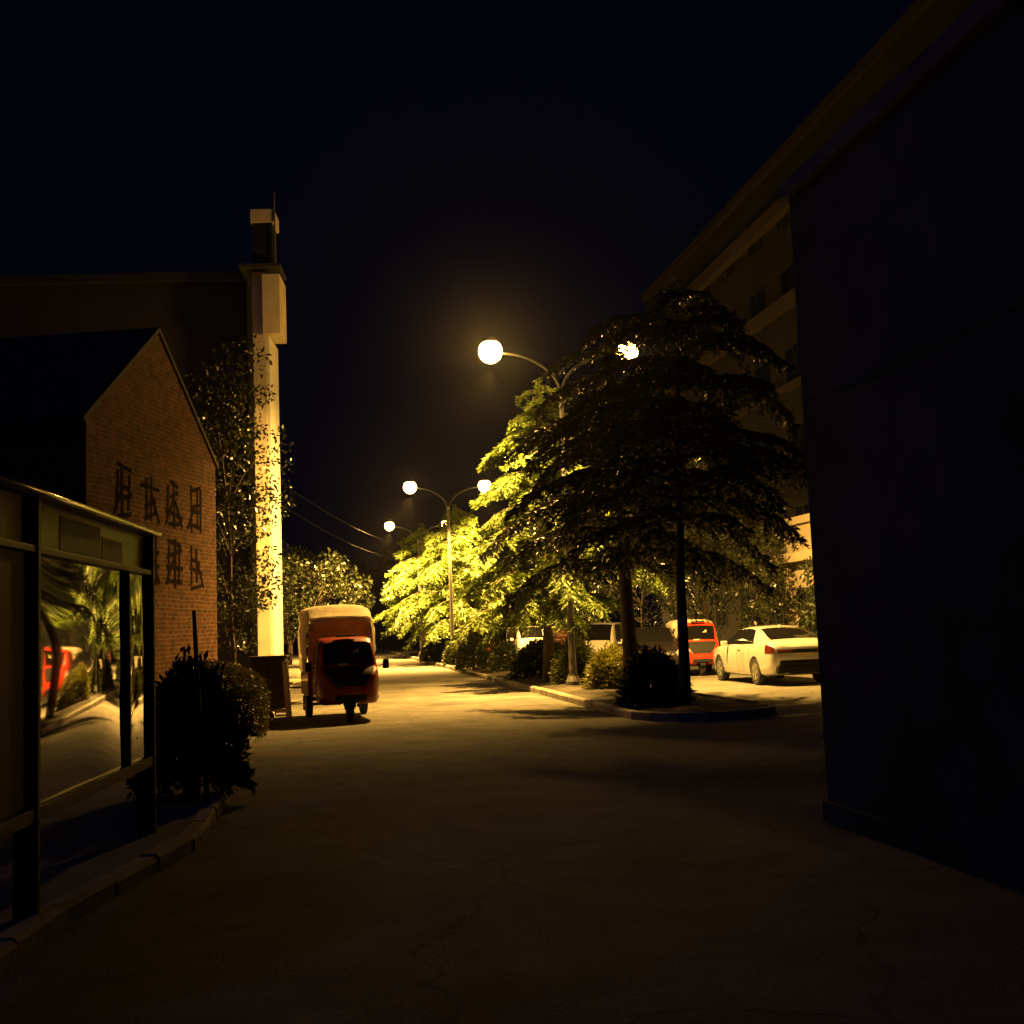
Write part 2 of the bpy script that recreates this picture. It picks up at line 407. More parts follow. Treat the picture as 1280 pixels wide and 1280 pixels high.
def cedar(name, loc, H, Rad, base, label, seed, leafm=None, dens=1.0, blade=.15, bark=None, lean=(0,0), bare=0.0, trunk_r=.14, shape=.75, step=1.0, group='cedars along the planted strip'):
    global rng
    rng = np.random.default_rng(seed); rd_ = random.Random(seed)
    root = empty(name, loc)
    tag(root, label, 'tree', group)
    tb = MB()
    n = 9
    pts = [(lean[0]*(i/n)+rd_.uniform(-.03,.03), lean[1]*(i/n)+rd_.uniform(-.03,.03), H*.97*i/n) for i in range(n+1)]
    pts[0] = (0,0,-.05)
    tb.tube(pts, [trunk_r*(1.25 if i == 0 else 1)*(1-.9*i/n) for i in range(n+1)], 9)
    C=[]; Dv=[]; LN=[]
    z = base; k = rd_.uniform(0,6)
    while z < H-.15:
        f = (z-base)/(H-base)
        for q in range(2 if f < .85 else 1):
            k += 2.39996 + rd_.uniform(-.35,.35)
            L = Rad*((1-f)**shape)*rd_.uniform(.5,1.25) + .22
            if f < .1: L *= .8
            ca, sa = math.cos(k), math.sin(k)
            rise = rd_.uniform(.05,.28); droop = rd_.uniform(.32,.62)
            t0 = z/H
            ox, oy = lean[0]*t0, lean[1]*t0
            def P(s):
                u = s/L
                return (ox+ca*s, oy+sa*s, z + rise*s - droop*L*u*u*u*.9)
            ns = 6
            bp = [P(L*i/ns) for i in range(ns+1)]
            tb.tube(bp, [max(.006, (.018+.012*L)*(1-.85*i/ns)) for i in range(ns+1)], 5, caps=False)
            s = L*(.12+bare)
            side = 1
            while s < L:
                u = s/L
                p = np.array(P(s)); p2 = np.array(P(min(L, s+.05)))
                dr = unit(p2-p+1e-6)
                hz = np.array([-sa, ca, 0.])
                tl = (.16+.42*math.sin(math.pi*min(1,(u*.8+.16))))*rd_.uniform(.6,1.25)*(.6+.25*min(L,2.4))
                ang = rd_.uniform(.45,1.05)
                td = unit(dr*math.cos(ang) + hz*side*math.sin(ang) + np.array([0,0,-rd_.uniform(.05,.45)]))
                m_ = max(3, int(tl/.052*dens))
                tt = np.linspace(.05, 1, m_)
                sag = np.array([0,0,-1.])[None]*(tt[:,None]**2)*tl*.3
                pts_ = p + td*tl*tt[:,None] + sag
                for sg in (-1, 1):
                    perp = unit(np.cross(td, [0,0,1.]))*sg
                    dd = unit(td*.75 + perp*.62 + rng.normal(0,.28,(m_,3)) + np.array([0,0,-.22]))
                    C.append(pts_); Dv.append(dd); LN.append(blade*(1.15-.5*tt)*rng.uniform(.7,1.3,m_))
                # the twig itself
                side = -side
                s += rd_.uniform(.06,.115)/dens
            # tuft at the tip
            m_ = 10; p = np.array(P(L))
            C.append(np.repeat(p[None],m_,0)); Dv.append(unit(np.array([ca,sa,-.5])[None]+rng.normal(0,.4,(m_,3)))); LN.append(np.full(m_,blade))
        z += step*rd_.uniform(.13,.26)*(1 if f < .8 else .8)
    # leader
    m_ = 60
    tz = rng.uniform(H*.93,H,m_)
    C.append(np.stack([np.full(m_,lean[0]), np.full(m_,lean[1]), tz],1)); Dv.append(unit(rng.normal(0,1,(m_,3))+[0,0,.2])); LN.append(np.full(m_,blade))
    C=np.concatenate(C); Dv=np.concatenate(Dv); LN=np.concatenate(LN)
    tb.build('trunk', bark or M['bark'], root, smooth=True)
    leaf_object('crown', C, Dv, LN, LN*.24, leafm or M['cedar'], root)
    return root

def clump_points(centres, rads, n_each):
    C=[]; N=[]
    for c, r in zip(centres, rads):
        v = unit(rng.normal(size=(n_each,3)))
        rr = r*rng.uniform(.25,1,(n_each,1))**.5
        C.append(np.array(c)+v*rr*np.array([1,1,.8])); N.append(v)
    return np.concatenate(C), np.concatenate(N)

def broadleaf(name, loc, H, Rad, zb, label, seed, m, bark=None, n_clump=46, n_each=90, leaf=.13, group=None, trunk_r=.13, cat='tree', squash=1.0, sparse=1.0):
    global rng
    rng = np.random.default_rng(seed); rd_ = random.Random(seed)
    root = empty(name, loc); tag(root, label, cat, group)
    tb = MB()
    top = zb+(H-zb)*.75
    n=6
    tr = [(rd_.uniform(-.06,.06)*i, rd_.uniform(-.06,.06)*i, top*i/n) for i in range(n+1)]; tr[0]=(0,0,-.05)
    tb.tube(tr, [trunk_r*(1-.75*i/n) for i in range(n+1)], 8)
    cz = (zb+H)/2; hz = (H-zb)/2
    cs=[]; rs=[]
    for i in range(n_clump):
        v = unit(rng.normal(size=3)); r = rng.uniform(.35,1)**.6
        c = np.array([v[0]*Rad*r, v[1]*Rad*r, cz+v[2]*hz*r*.92])
        cs.append(c); rs.append(rng.uniform(.22,.42)*min(Rad,1.6)*sparse)
        if i % 2 == 0:
            j = min(n, max(1, int((c[2]-.4)/top*n)))
            st = Vector(tr[j]); en = Vector(c)
            mid = (st+en)/2 + Vector((0,0,.12))
            tb.tube([st, mid, en], [trunk_r*.28, trunk_r*.17, .008], 5, caps=False)
    C, N = clump_points(cs, rs, n_each)
    D_ = unit(N*.7 + rng.normal(0,.6,C.shape) + np.array([0,0,-.25]))
    LN = leaf*rng.uniform(.6,1.35,len(C))
    tb.build('trunk', bark or M['bark'], root, smooth=True)
    leaf_object('crown', C, D_, LN, LN*.5, m, root)
    return root

def shrub(name, loc, w, h, label, seed, m, n=2600, leaf=.075, group='shrubs in the planted strip', strap=False, ball=False):
    global rng
    rng = np.random.default_rng(seed); rd_ = random.Random(seed)
    root = empty(name, loc); tag(root, label, 'shrub', group)
    tb = MB()
    C=[]; Dv=[]; LN=[]
    for i in range(14):
        a = rd_.uniform(0,TAU); r = rd_.uniform(.1,.8)*w*.5
        tb.tube([(0.06*math.cos(a),.06*math.sin(a),-.03),(r*.5*math.cos(a),r*.5*math.sin(a),h*.45),(r*math.cos(a),r*math.sin(a),h*rd_.uniform(.6,.9))],[.018,.012,.005],5,caps=False)
    n = int(n*2.6); leaf *= 1.25
    v = unit(rng.normal(size=(n,3))); v[:,2] = np.abs(v[:,2])*1.5 - .55
    lump = 1 + (0 if ball else .22)*np.sin(v[:,0]*5+seed)*np.cos(v[:,1]*6+seed*2) + rng.normal(0,.035 if ball else .09,n)
    rr = (rng.uniform(.3,1,n)**.35)*lump
    P = np.stack([v[:,0]*w*.5*rr, v[:,1]*w*.5*rr, h*.38 + v[:,2]*h*.62*rr],1)
    P[:,2] = np.where(P[:,2] < .03, rng.uniform(.02,.25,n), P[:,2])
    d = unit(v*.8 + rng.normal(0,.5,(n,3)) + np.array([0,0,.25]))
    L = leaf*rng.uniform(.6,1.5,n)
    tb.build('stem', M['bark'], root, smooth=True)
    leaf_object('foliage', P, d, L, L*(.22 if strap else .45), m, root)
    return root

# cedars on the strip, nearest first; backlit front two get darker leaves as shade
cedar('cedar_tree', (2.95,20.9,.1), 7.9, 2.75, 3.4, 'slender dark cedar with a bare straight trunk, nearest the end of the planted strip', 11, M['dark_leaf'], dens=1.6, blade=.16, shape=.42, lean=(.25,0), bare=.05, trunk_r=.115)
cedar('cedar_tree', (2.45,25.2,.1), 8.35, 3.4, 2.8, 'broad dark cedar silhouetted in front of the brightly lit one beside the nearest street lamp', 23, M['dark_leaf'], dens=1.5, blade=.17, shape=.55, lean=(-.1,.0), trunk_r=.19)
cedar('cedar_tree', (.85,31.5,.1), 8.4, 2.9, 1.8, 'tall lit cedar with its tip just right of the nearest glowing lamp', 37, M['cedar'], dens=1.5, blade=.19, shape=.65, trunk_r=.17)
cedar('cedar_tree', (-2.75,56,.1), 7.6, 3.1, 1.9, 'bushy golden lit cedar under the second street lamp', 41, M['cedar'], dens=1.0, step=.55, shape=.6, blade=.27, bark=M['bark_pale'], trunk_r=.16)
cedar('cedar_tree', (-5.9,74.5,.1), 8.4, 3.3, 2.0, 'farthest lit cedar of the planted strip, leaning over the road end', 53, M['cedar'], dens=.8, step=.55, shape=.6, blade=.34, bark=M['bark_pale'], trunk_r=.17)

# shrubs on the strip
shrub('shrub', (2.5,21.6,.1), 1.05, .95, 'low dark strappy shrub at the foot of the two nearest dark trunks', 3, M['dark_leaf'], 2400, .13, strap=True)
shrub('shrub', (2.18,27.4,.1), 1.05, .95, 'golden yellow shrub nearest the lit corner of the kerb', 4, M['gold_leaf'], 2600, .10, strap=True)
shrub('shrub', (1.5,30.2,.1), 1.15, 1.2, 'green shrub with yellow top at the foot of the nearest lamp post', 5, M['broad'], 2800, .085)
shrub('shrub', (.72,34.6,.1), 1.55, 1.15, 'wide dark shrub left of the nearest lamp post', 6, M['dark_leaf'], 3000, .085)
shrub('shrub', (-.45,40.5,.1), 1.0, 1.05, 'small dark shrub between the wide shrub and the round clipped one', 8, M['dark_leaf'], 2000, .085)
shrub('clipped_shrub', (-1.72,44.6,.1), 1.3, 1.32, 'dark ball shaped clipped shrub standing before the orange three wheeler', 9, M['dark_leaf'], 3600, .08, ball=True)
shrub('shrub', (-2.85,51.5,.1), .8, .9, 'small pale green shrub beside the trunk of the golden cedar', 10, M['broad'], 1500, .09)
shrub('clipped_shrub', (-4.2,58.5,.1), 1.35, 1.2, 'farthest round shrub of the strip, at the bright end of the road', 12, M['dark_leaf'], 2400, .09, ball=True)

# trees left of the street
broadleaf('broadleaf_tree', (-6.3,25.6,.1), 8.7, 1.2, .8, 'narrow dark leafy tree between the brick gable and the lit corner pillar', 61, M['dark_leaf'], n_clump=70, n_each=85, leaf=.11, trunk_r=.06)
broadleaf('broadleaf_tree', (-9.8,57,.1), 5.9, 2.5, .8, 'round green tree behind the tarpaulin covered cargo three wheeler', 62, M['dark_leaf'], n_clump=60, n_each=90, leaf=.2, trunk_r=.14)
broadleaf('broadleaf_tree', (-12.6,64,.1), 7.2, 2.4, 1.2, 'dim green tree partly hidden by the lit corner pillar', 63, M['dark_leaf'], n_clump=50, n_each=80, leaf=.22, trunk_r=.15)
# dark trees closing the street and along the right-hand building
GB = 'dark trees at the far end of the street'
far = [(-19,112,9,4.2),(-13.5,118,11,5),(-6.5,116,10,4.6),(1,112,10,4.8)]
fl = ['dark tree at the street end behind the left wires','dark tree closing the view straight above the lit road end','dark tree behind the farthest lit cedar','dark tree far off behind the white van']
for i,(x,y,h,r) in enumerate(far):
    broadleaf('broadleaf_tree', (x,y,0), h, r, .3, fl[i], 70+i, M['dark_leaf'], n_clump=50, n_each=70, leaf=.45, trunk_r=.25, group=GB)
GF = 'leafy trees in front of the building on the right'
fr = [(8.1,38.5,5.6,1.5,'leafy tree between the red three wheeler and the white sedan, against the building'),
      (7.2,44,6.2,2.0,'leafy tree in front of the building, behind the red three wheeler'),
      (5.4,50,6.0,2.2,'leafy tree behind the dark hatchback'),
      (2.9,58,5.6,2.2,'leafy tree behind the pale van'),
      (9.4,33.6,3.4,1.1,'low leafy tree behind the boot of the white sedan')]
for i,(x,y,h,r,l) in enumerate(fr):
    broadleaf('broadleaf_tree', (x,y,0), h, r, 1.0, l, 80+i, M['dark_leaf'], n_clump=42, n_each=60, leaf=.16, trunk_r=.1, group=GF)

# ------------------------------------------------------------------ street lamps
def street_lamp(loc, zl, arm, label, LAMP_W, bulbs=('bulb_dim','bulb_dim')):
    root = empty('street_lamp', loc, math.atan2(UX, UY)*-1)
    tag(root, label, 'street lamp', 'twin armed street lamps on the planted strip')
    zt = zl-1.05
    b = MB(); b.tube([(0,0,-.05),(0,0,.5),(0,0,zt*.5),(0,0,zt)], [.11,.10,.08,.055], 12)
    b.build('pole', M['pole_paint'], root, smooth=True)
    b = MB(); b.lathe([(.2,-.02),(.2,.16),(.13,.3),(.13,.34)], 14); b.build('base_collar', M['pole_paint'], root, smooth=False)
    b = MB(); b.box(.105,.135,-.05,.05,1.0,1.35); b.build('hatch', M['galv'], root)
    b = MB(); b.lathe([(.075,zt-.05),(.085,zt),(.06,zt+.1),(.01,zt+.14)], 12); b.build('finial', M['galv'], root, smooth=True)
    for s in (-1,1):
        pts = []
        for i in range(13):
            a = math.pi/2*i/12
            pts.append((s*(arm-.2)*(1-math.cos(a)), 0, zt-.12+1.12*math.sin(a)))
        pts.append((s*(arm-.02),0,zt+.97))
        b = MB(); b.tube(pts, [.036]*8+[.03]*6, 8); b.build('arm', M['arm_paint'], root, smooth=True)
        m = Matrix.Translation((s*arm,0,zl))
        b = MB(); b.lathe([(.03,.40),(.08,.385),(.15,.34),(.2,.27),(.215,.225)][::-1], 18, m=m)
        h = b.build('lamp_head', M['galv'], root, smooth=True)
        b = MB()
        prof = [(.3*math.cos(a), .3*math.sin(a)) for a in [R(-88)+R(133)*i/12 for i in range(13)]]
        b.lathe(prof, 18, m=m)
        b.build('lamp_globe', M[bulbs[0 if s < 0 else 1]], root, smooth=True)
        ld = bpy.data.lights.new('lamp_beam','SPOT'); ld.energy = LAMP_W; ld.color = (1,.53,.10)
        ld.spot_size = R(144); ld.spot_blend = 1.0; ld.shadow_soft_size = .06
        lo = bpy.data.objects.new('lamp_beam', ld); col.objects.link(lo); lo.parent = root; lo.location = (s*arm,0,zl-.5); lo.rotation_euler = Vector((s*.36,.2,-1)).to_track_quat('-Z','Y').to_euler()
    return root
street_lamp((1.38,29.2,.1), 8.62, 1.8, 'nearest twin armed street lamp, its pole rising behind the green shrub with yellow top', 25000, ('bulb','bulb_dim'))
street_lamp((-2.95,53,.1), 8.2, 1.74, 'second twin armed street lamp, standing by the bushy golden cedar', 52000)
street_lamp((-5.95,72,.1), 8.2, 1.78, 'farthest twin armed street lamp, lowest in the picture', 62000)

# ------------------------------------------------------------------ right: near wall and far building
root = empty('plastered_wall', (2.47,9.52,0)); tag(root, 'huge dark plastered wall filling the right side with a cable run across it', 'wall')
dx, dy = .19, -1.0
b = MB()
n = 24
def wp(t, off, z): return (dx*t+off*.993, dy*-t*-1*1.0 if False else -t+off*.12, z)
top = 5.2
for (t0,t1,z0,z1,o0,o1) in ((0,13,-.05,top,0,6.0),):
    vs = [wp(t0,o0,z0),wp(t1,o0,z0),wp(t1,o1,z0),wp(t0,o1,z0),wp(t0,o0,z1),wp(t1,o0,z1),wp(t1,o1,z1),wp(t0,o1,z1)]
    b.add(vs, [(0,1,2,3),(7,6,5,4),(4,5,1,0),(5,6,2,1),(6,7,3,2),(7,4,0,3)])
b.build('wall', M['wall_grey'], root)
b = MB(); b.box(-.06,.1,-13,.06,top+.003,top+.14, Matrix.Rotation(math.atan(dx),4,'Z')); b.build('coping', M['concrete'], root)
b = MB()
pts = []
for i in range(25):
    t = .05+12.8*i/24
    pts.append(wp(t, -.03, 3.46-.03*math.sin(i*.8)-.012*t))
b.tube(pts, .008, 6); b.build('cable_run', M['wall_grey'], root)
b = MB(); b.box(-.05,.02,-13,.0,-.02,.16, Matrix.Rotation(math.atan(dx),4,'Z')); b.build('plinth', M['wall_grey'], root)

root = empty('office_block', (13.9,50.4,0), math.atan2(-UX, UY)); tag(root, 'tall dim block with faint horizontal ledges rising behind the dark cedars on the right', 'building')
# local: +y along the street, facade in plane x=0, body to +x
Y0, Y1, TOP = -16.0, 26.0, 23.3
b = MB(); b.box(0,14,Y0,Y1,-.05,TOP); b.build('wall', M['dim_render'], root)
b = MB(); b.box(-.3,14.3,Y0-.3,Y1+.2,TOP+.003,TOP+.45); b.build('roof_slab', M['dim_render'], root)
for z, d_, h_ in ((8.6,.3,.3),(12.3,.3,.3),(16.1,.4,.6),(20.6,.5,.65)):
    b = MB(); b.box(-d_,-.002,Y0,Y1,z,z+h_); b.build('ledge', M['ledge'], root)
for k in range(6):
    z = 1.3+3.75*k
    for yq in np.arange(Y0+2.5, Y1-1.5, 4.0):
        b = MB(); hh = 1.8
        for (a0,a1,c0,c1) in ((-.95,.95,z,z+.07),(-.95,.95,z+hh-.07,z+hh),(-.95,-.88,z+.07,z+hh-.07),(.88,.95,z+.07,z+hh-.07),(-.035,.035,z+.07,z+hh-.07)):
            b.box(-.06,-.002,yq+a0,yq+a1,c0,c1)
        w = b.build('window', M['window_frame'], root)
        b = MB(); b.box(-.03,-.003,yq-.879,yq+.879,z+.071,z+hh-.071); b.build('pane', M['window_glass'], w)

root = empty('annex', (9.75,36,0), math.atan2(-UX, UY)); tag(root, 'low cream plastered annex with a ledge and pilasters, lit behind the white sedan', 'building')
b = MB(); b.box(0,3.5,-9,3.2,-.05,4.7); b.build('wall', M['cream_dim'], root)
b = MB(); b.box(-.12,3.6,-9.1,3.3,4.703,4.95); b.build('parapet', M['cream_dim'], root)
b = MB(); b.box(-.4,-.002,-9,3.2,3.45,3.75); b.build('ledge', M['cream_dim'], root)
for yq in np.arange(-7.6,3.2,2.6):
    b = MB(); b.box(-.16,-.002,yq-.2,yq+.2,.0,3.445); b.build('pilaster', M['cream_dim'], root)
    if yq < 1.5:
        b = MB(); z=1.0; hh=1.6; yc=yq+1.3
        for (a0,a1,c0,c1) in ((-.75,.75,z,z+.07),(-.75,.75,z+hh-.07,z+hh),(-.75,-.68,z+.07,z+hh-.07),(.68,.75,z+.07,z+hh-.07),(-.035,.035,z+.07,z+hh-.07)):
            b.box(-.06,-.002,yc+a0,yc+a1,c0,c1)
        w = b.build('window', M['window_frame'], root)
        b = MB(); b.box(-.03,-.003,yc-.679,yc+.679,z+.071,z+hh-.071); b.build('pane', M['window_glass'], w)

# ------------------------------------------------------------------ left: corner building with lit pillar
root = empty('corner_building', (-6.6,31.5,0), R(3)); tag(root, 'tall dim building on the left with a brightly lit corner pillar and boxy top', 'building')
rz = R(3)
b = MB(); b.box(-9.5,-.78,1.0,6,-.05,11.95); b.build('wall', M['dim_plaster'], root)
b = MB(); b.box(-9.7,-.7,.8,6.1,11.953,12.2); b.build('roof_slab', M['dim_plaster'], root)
b = MB(); b.box(-.46,-.09,0,1.45,-.05,11.9)
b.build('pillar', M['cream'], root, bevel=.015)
b = MB(); b.box(-.088,.0,.02,1.6,-.05,10.05); b.build('pillar_lit_side', M['white_plaster'], root, bevel=.01)  # whiter plaster stands in for stronger lamplight on the road side
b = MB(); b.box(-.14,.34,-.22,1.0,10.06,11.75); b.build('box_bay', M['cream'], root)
b = MB(); b.box(-.78,.36,-.24,1.1,11.96,12.06); b.build('eave_slab', M['dim_plaster'], root)
b = MB(); b.box(-.42,.12,.1,.9,12.065,13.35); b.build('roof_shaft', M['black_metal'], root)
b = MB(); b.box(-.48,.18,.02,1.0,13.353,13.72); b.build('shaft_cap', M['cream'], root)
b = MB(); b.tube([(.2,.0,12.06),(.2,0,14.2)], .025, 6); b.build('rod', M['galv'], root)
for z in (1.2,4.6,8.0):
    for x in (-6.8,-3.6):
        b = MB()
        for (a0,a1,c0,c1) in ((-.8,.8,0,.07),(-.8,.8,1.53,1.6),(-.8,-.73,.07,1.53),(.73,.8,.07,1.53),(-.03,.03,.07,1.53)):
            b.box(x+a0,x+a1,.94,.998,z+c0,z+c1)
        w = b.build('window', M['window_frame'], root)
        b = MB(); b.box(x-.729,x+.729,.97,.997,z+.071,z+1.529); b.build('pane', M['window_glass'], w)

# ------------------------------------------------------------------ left: brick gable house
wx, wy = .11/1.006, 1/1.006
root = empty('brick_house', (-5.7,22.0,0), -math.atan2(.11,1)); tag(root, 'old brick house with a pointed gable and dark painted characters, behind the notice board', 'house')
# local: gable plane x=0, y from -5.2 (near) to 0 (far), body to -x
EZ, PZ, GL, DEP = 5.0, 6.95, 5.2, 7.0
def uvmesh(name, polys, m, parent):
    v=[]; f=[]; uvs=[]
    for pts, uv in polys:
        n=len(v); v+=pts; f.append(tuple(range(n,n+len(pts)))); uvs+=uv
    me=bpy.data.meshes.new(name); me.from_pydata(v,[],f); ul=me.uv_layers.new(name='UVMap')
    for i,u in enumerate(uvs): ul.data[i].uv=u
    me.materials.append(m)
    o=bpy.data.objects.new(name,me); col.objects.link(o); o.parent=parent
    return o
pts=[(0,-GL,-.05),(0,0,-.05),(0,0,EZ),(0,-GL/2,PZ),(0,-GL,EZ)]
uvmesh('gable_wall', [(pts,[(p[1],p[2]) for p in pts])], M['brick'], root)
q1=[(-DEP,-GL,-.05),(0,-GL,-.05),(0,-GL,EZ),(-DEP,-GL,EZ)]
q2=[(0,0,-.05),(-DEP,0,-.05),(-DEP,0,EZ),(0,0,EZ)]
pb=[(-DEP,0,-.05),(-DEP,-GL,-.05),(-DEP,-GL,EZ),(-DEP,-GL/2,PZ),(-DEP,0,EZ)]
uvmesh('side_wall', [(q1,[(p[0],p[2]) for p in q1]),(q2,[(p[0],p[2]) for p in q2]),(pb,[(p[1],p[2]) for p in pb])], M['brick_dark'], root)
b=MB()
sl=(PZ-EZ)/(GL/2)
for s in (-1,1):
    yo = -GL/2 + s*(GL/2+.12); zo = EZ-.12*sl
    a=[(.03,-GL/2,PZ+.01),(.03,yo,zo+.01),(-DEP-.1,yo,zo+.01),(-DEP-.1,-GL/2,PZ+.01)]
    t_=[(x,y,z+.09) for x,y,z in a]
    b.add(a+t_, [(0,1,2,3),(7,6,5,4),(0,4,5,1),(1,5,6,2),(2,6,7,3),(3,7,4,0)])
b.build('roof', M['roof_tile'], root)
# two rows of weathered dark characters painted on the gable; strokes a few mm proud
rr=random.Random(5)
for row, zc in ((0,4.05),(1,3.02)):
    for k in range(4):
        yc=-3.95+k*.98; b=MB()
        def stroke(y0,z0,y1,z1,wd,lay):
            d=Vector((0,y1-y0,z1-z0)); n_=Vector((0,-d.z,d.y)).normalized()*wd*.5
            x0=.003+.0007*lay
            q=[Vector((0,y0,z0))+n_,Vector((0,y0,z0))-n_*.7,Vector((0,y1,z1))-n_*1.1,Vector((0,y1,z1))+n_*.6]
            b.add([v+Vector((.001,0,0)) for v in q]+[v+Vector((x0,0,0)) for v in q],[(3,2,1,0),(4,5,6,7),(0,1,5,4),(1,2,6,5),(2,3,7,6),(3,0,4,7)])
        lay=0
        for s_ in range(rr.choice((3,4,4))):
            z=zc-.36+s_*.23+rr.uniform(-.07,.07); w_=rr.uniform(.18,.38); t_=rr.uniform(-.04,.09)
            stroke(yc-w_,z-t_,yc+w_,z+t_,rr.uniform(.07,.1),lay); lay+=1
        for s_ in range(rr.choice((2,3,3))):
            y_=yc+(-.22+.22*s_)+rr.uniform(-.09,.09); h_=rr.uniform(.3,.46)
            stroke(y_,zc-h_,y_+rr.uniform(-.05,.05),zc+h_*.9,rr.uniform(.07,.11),lay); lay+=1
        for a_ in rr.choice(((-1,),(1,),(-1,1))):
            stroke(yc+.05*a_,zc+.05,yc+.36*a_,zc-.4,.08,lay); lay+=1
        b.build('painted_character', M['dark_paint'], root)


# rounded clipped hedge at the foot of the gable
root=empty('hedge',(-4.12,18.4,0.05),math.atan2(.17,1)); tag(root,'rounded clipped hedge at the foot of the brick gable','hedge')
rng=np.random.default_rng(91)
n_=15000
a_=rng.uniform(0,math.pi/2*1.35,n_); yv=rng.uniform(-.05,3.6,n_)
end=np.clip((yv+.05)/.35,0,1)**.5
f_=rng.uniform(.8,1.02,n_)
xx=np.where(a_<math.pi/2,-1.35+1.35*np.sin(a_)**.9,0)*1.0
zz=np.where(a_<math.pi/2,.42+.78*np.maximum(np.cos(a_),0)**.8,.42-(a_-math.pi/2)/(math.pi/2*.35)*.42)
cx_,cz_=-1.1,.2
P_=np.stack([cx_+(xx-cx_)*f_*(.8+.2*end),yv,cz_+(zz-cz_)*f_*(.75+.25*end)],1)
# near end face
m_=4200; q=rng.uniform(0,1,(m_,2))
ax_=q[:,0]*math.pi/2; rr_=np.sqrt(q[:,1])
E_=np.stack([-1.35+1.3*np.sin(ax_)**.9*rr_,rng.uniform(-.08,.12,m_),.05+1.05*(np.cos(ax_)**.8)*rr_],1)
P_=np.concatenate([P_,E_])
nn=unit(P_-np.array([cx_,1.8,cz_])*np.array([1,0,1])-np.stack([0*P_[:,1],P_[:,1],0*P_[:,1]],1)+np.stack([0*P_[:,1],np.where(P_[:,1]<.15,-.6,0),0*P_[:,1]],1))
L_=.06*rng.uniform(.6,1.4,len(P_))
leaf_object('foliage',P_,unit(nn*.5+rng.normal(0,.6,P_.shape)),L_,L_*.55,M['hedge'],root)
b=MB()
for j in range(6): b.tube([(-.7,.2+.62*j,-.05),(-.72,.22+.62*j,.5),(-.6,.25+.62*j,.9)],[.03,.025,.01],6)
b.build('stem',M['bark'],root)

# small things on the left pavement
root=empty('metal_cabinet',(-5.28,24.6,.1),R(4)); tag(root,'dark brown metal cabinet at the foot of the lit corner pillar','cabinet')
b=MB(); b.box(-.36,.36,-.2,.25,.06,1.12); b.build('body',M['brown_metal'],root,bevel=.015)
b=MB(); b.box(-.40,.40,-.25,.29,1.122,1.16); b.build('lid',M['brown_metal'],root,bevel=.01)
b=MB(); b.box(-.40,.40,-.27,.3,-.03,.058); b.build('plinth',M['kerbstone'],root,bevel=.01)
for s in (-1,1):
    b=MB(); b.box(s*.175-.165,s*.175+.165,-.216,-.202,.12,1.06); d_=b.build('door',M['brown_metal'],root)
    b=MB(); b.box(s*.04-.012,s*.04+.012,-.24,-.218,.55,.7); b.build('handle',M['galv'],d_)
root=empty('stone_post',(-4.74,23.9,.05)); tag(root,'slim pale leaning stone post just left of the cargo three wheeler','post')
b=MB(); m_=Matrix.Rotation(R(-3),4,'Y')
b.box(-.05,.05,-.07,.07,-.05,1.05,m_); b.build('shaft',M['white_plaster'],root,bevel=.01)
b=MB(); b.box(-.06,.06,-.08,.08,1.052,1.1,m_); b.build('cap',M['white_plaster'],root,bevel=.01)
root=empty('bollard',(-4.43,19.6,.1)); tag(root,'short dark bollard with a pale cap beside the clipped hedge','bollard')
b=MB(); b.lathe([(.075,-.05),(.07,.0),(.062,.5),(.07,.52),(.07,.55)],14); b.build('post',M['brown_metal'],root,smooth=False)
b=MB(); b.lathe([(.074,.552),(.074,.575),(.05,.6),(.01,.61)],14); b.build('cap',M['kerbstone'],root,smooth=True)
root=empty('leaning_pole',(-2.92,10.9,.08)); tag(root,'thin dark pole leaning upright on the pavement just past the notice board','pole')
b=MB(); b.tube([(0,0,-.05),(-.09,.02,.9),(-.13,.03,1.85)],[.026,.024,.02],8); b.build('shaft',M['black_metal'],root,smooth=True)
b=MB(); b.lathe([(.07,-.02),(.065,.02),(.03,.05),(.028,.06)],12); b.build('foot',M['black_metal'],root)
shrub('shrub',(-3.3,11.7,.1),.95,1.3,'dark unlit shrub on the pavement between the notice board and the leaning pole',15,M['dark_leaf'],3200,.07,group='shrubs on the left pavement')

# ------------------------------------------------------------------ notice board
A=Vector((-2.86,6.9,0)); B=Vector((-3.06,9.6,0))
dirv=(B-A).normalized(); LNB=(B-A).length
root=empty('notice_board',A,math.atan2(-dirv.x,dirv.y)); tag(root,'glass fronted notice board with metal frame reflecting the lit street, at the left edge','notice board')
# local: +y along board, +x towards the road
ZB,ZM,ZT=.69,2.22,2.53
for yv in (-2.6,-.12,LNB):
    b=MB(); b.box(-.09,.05,yv-.026,yv+.026,-.02,ZT-.001); b.build('post',M['frame_dark'],root,bevel=.006)
def rail(name,y0,y1,z0,z1,m,x0=-.06,x1=.04):
    b=MB(); b.box(x0,x1,y0,y1,z0,z1); return b.build(name,m,root,bevel=.004)
for (y0,y1) in ((-2.56,-.16),(-.08,LNB-.04)):
    rail('bottom_rail',y0,y1,ZB-.05,ZB+.03,M['frame_dark'])
    rail('middle_rail',y0,y1,ZM-.02,ZM+.02,M['frame_dark'])
rail('top_rail',-2.66,LNB+.05,ZT,ZT+.035,M['rim_white'],-.14,.08)
b=MB(); b.tube([(.085,-2.66,ZT+.02),(.085,LNB+.05,ZT+.02)],.02,12); b.build('rim_tube',M['bright_tube'],root,smooth=True)
rail('divider',1.97,2.01,ZB+.032,ZM-.022,M['frame_dark'],-.05,.036)
b=MB(); b.box(-.12,-.095,-2.6,LNB,ZB-.04,ZT-.002); b.build('back_panel',M['board_back'],root)
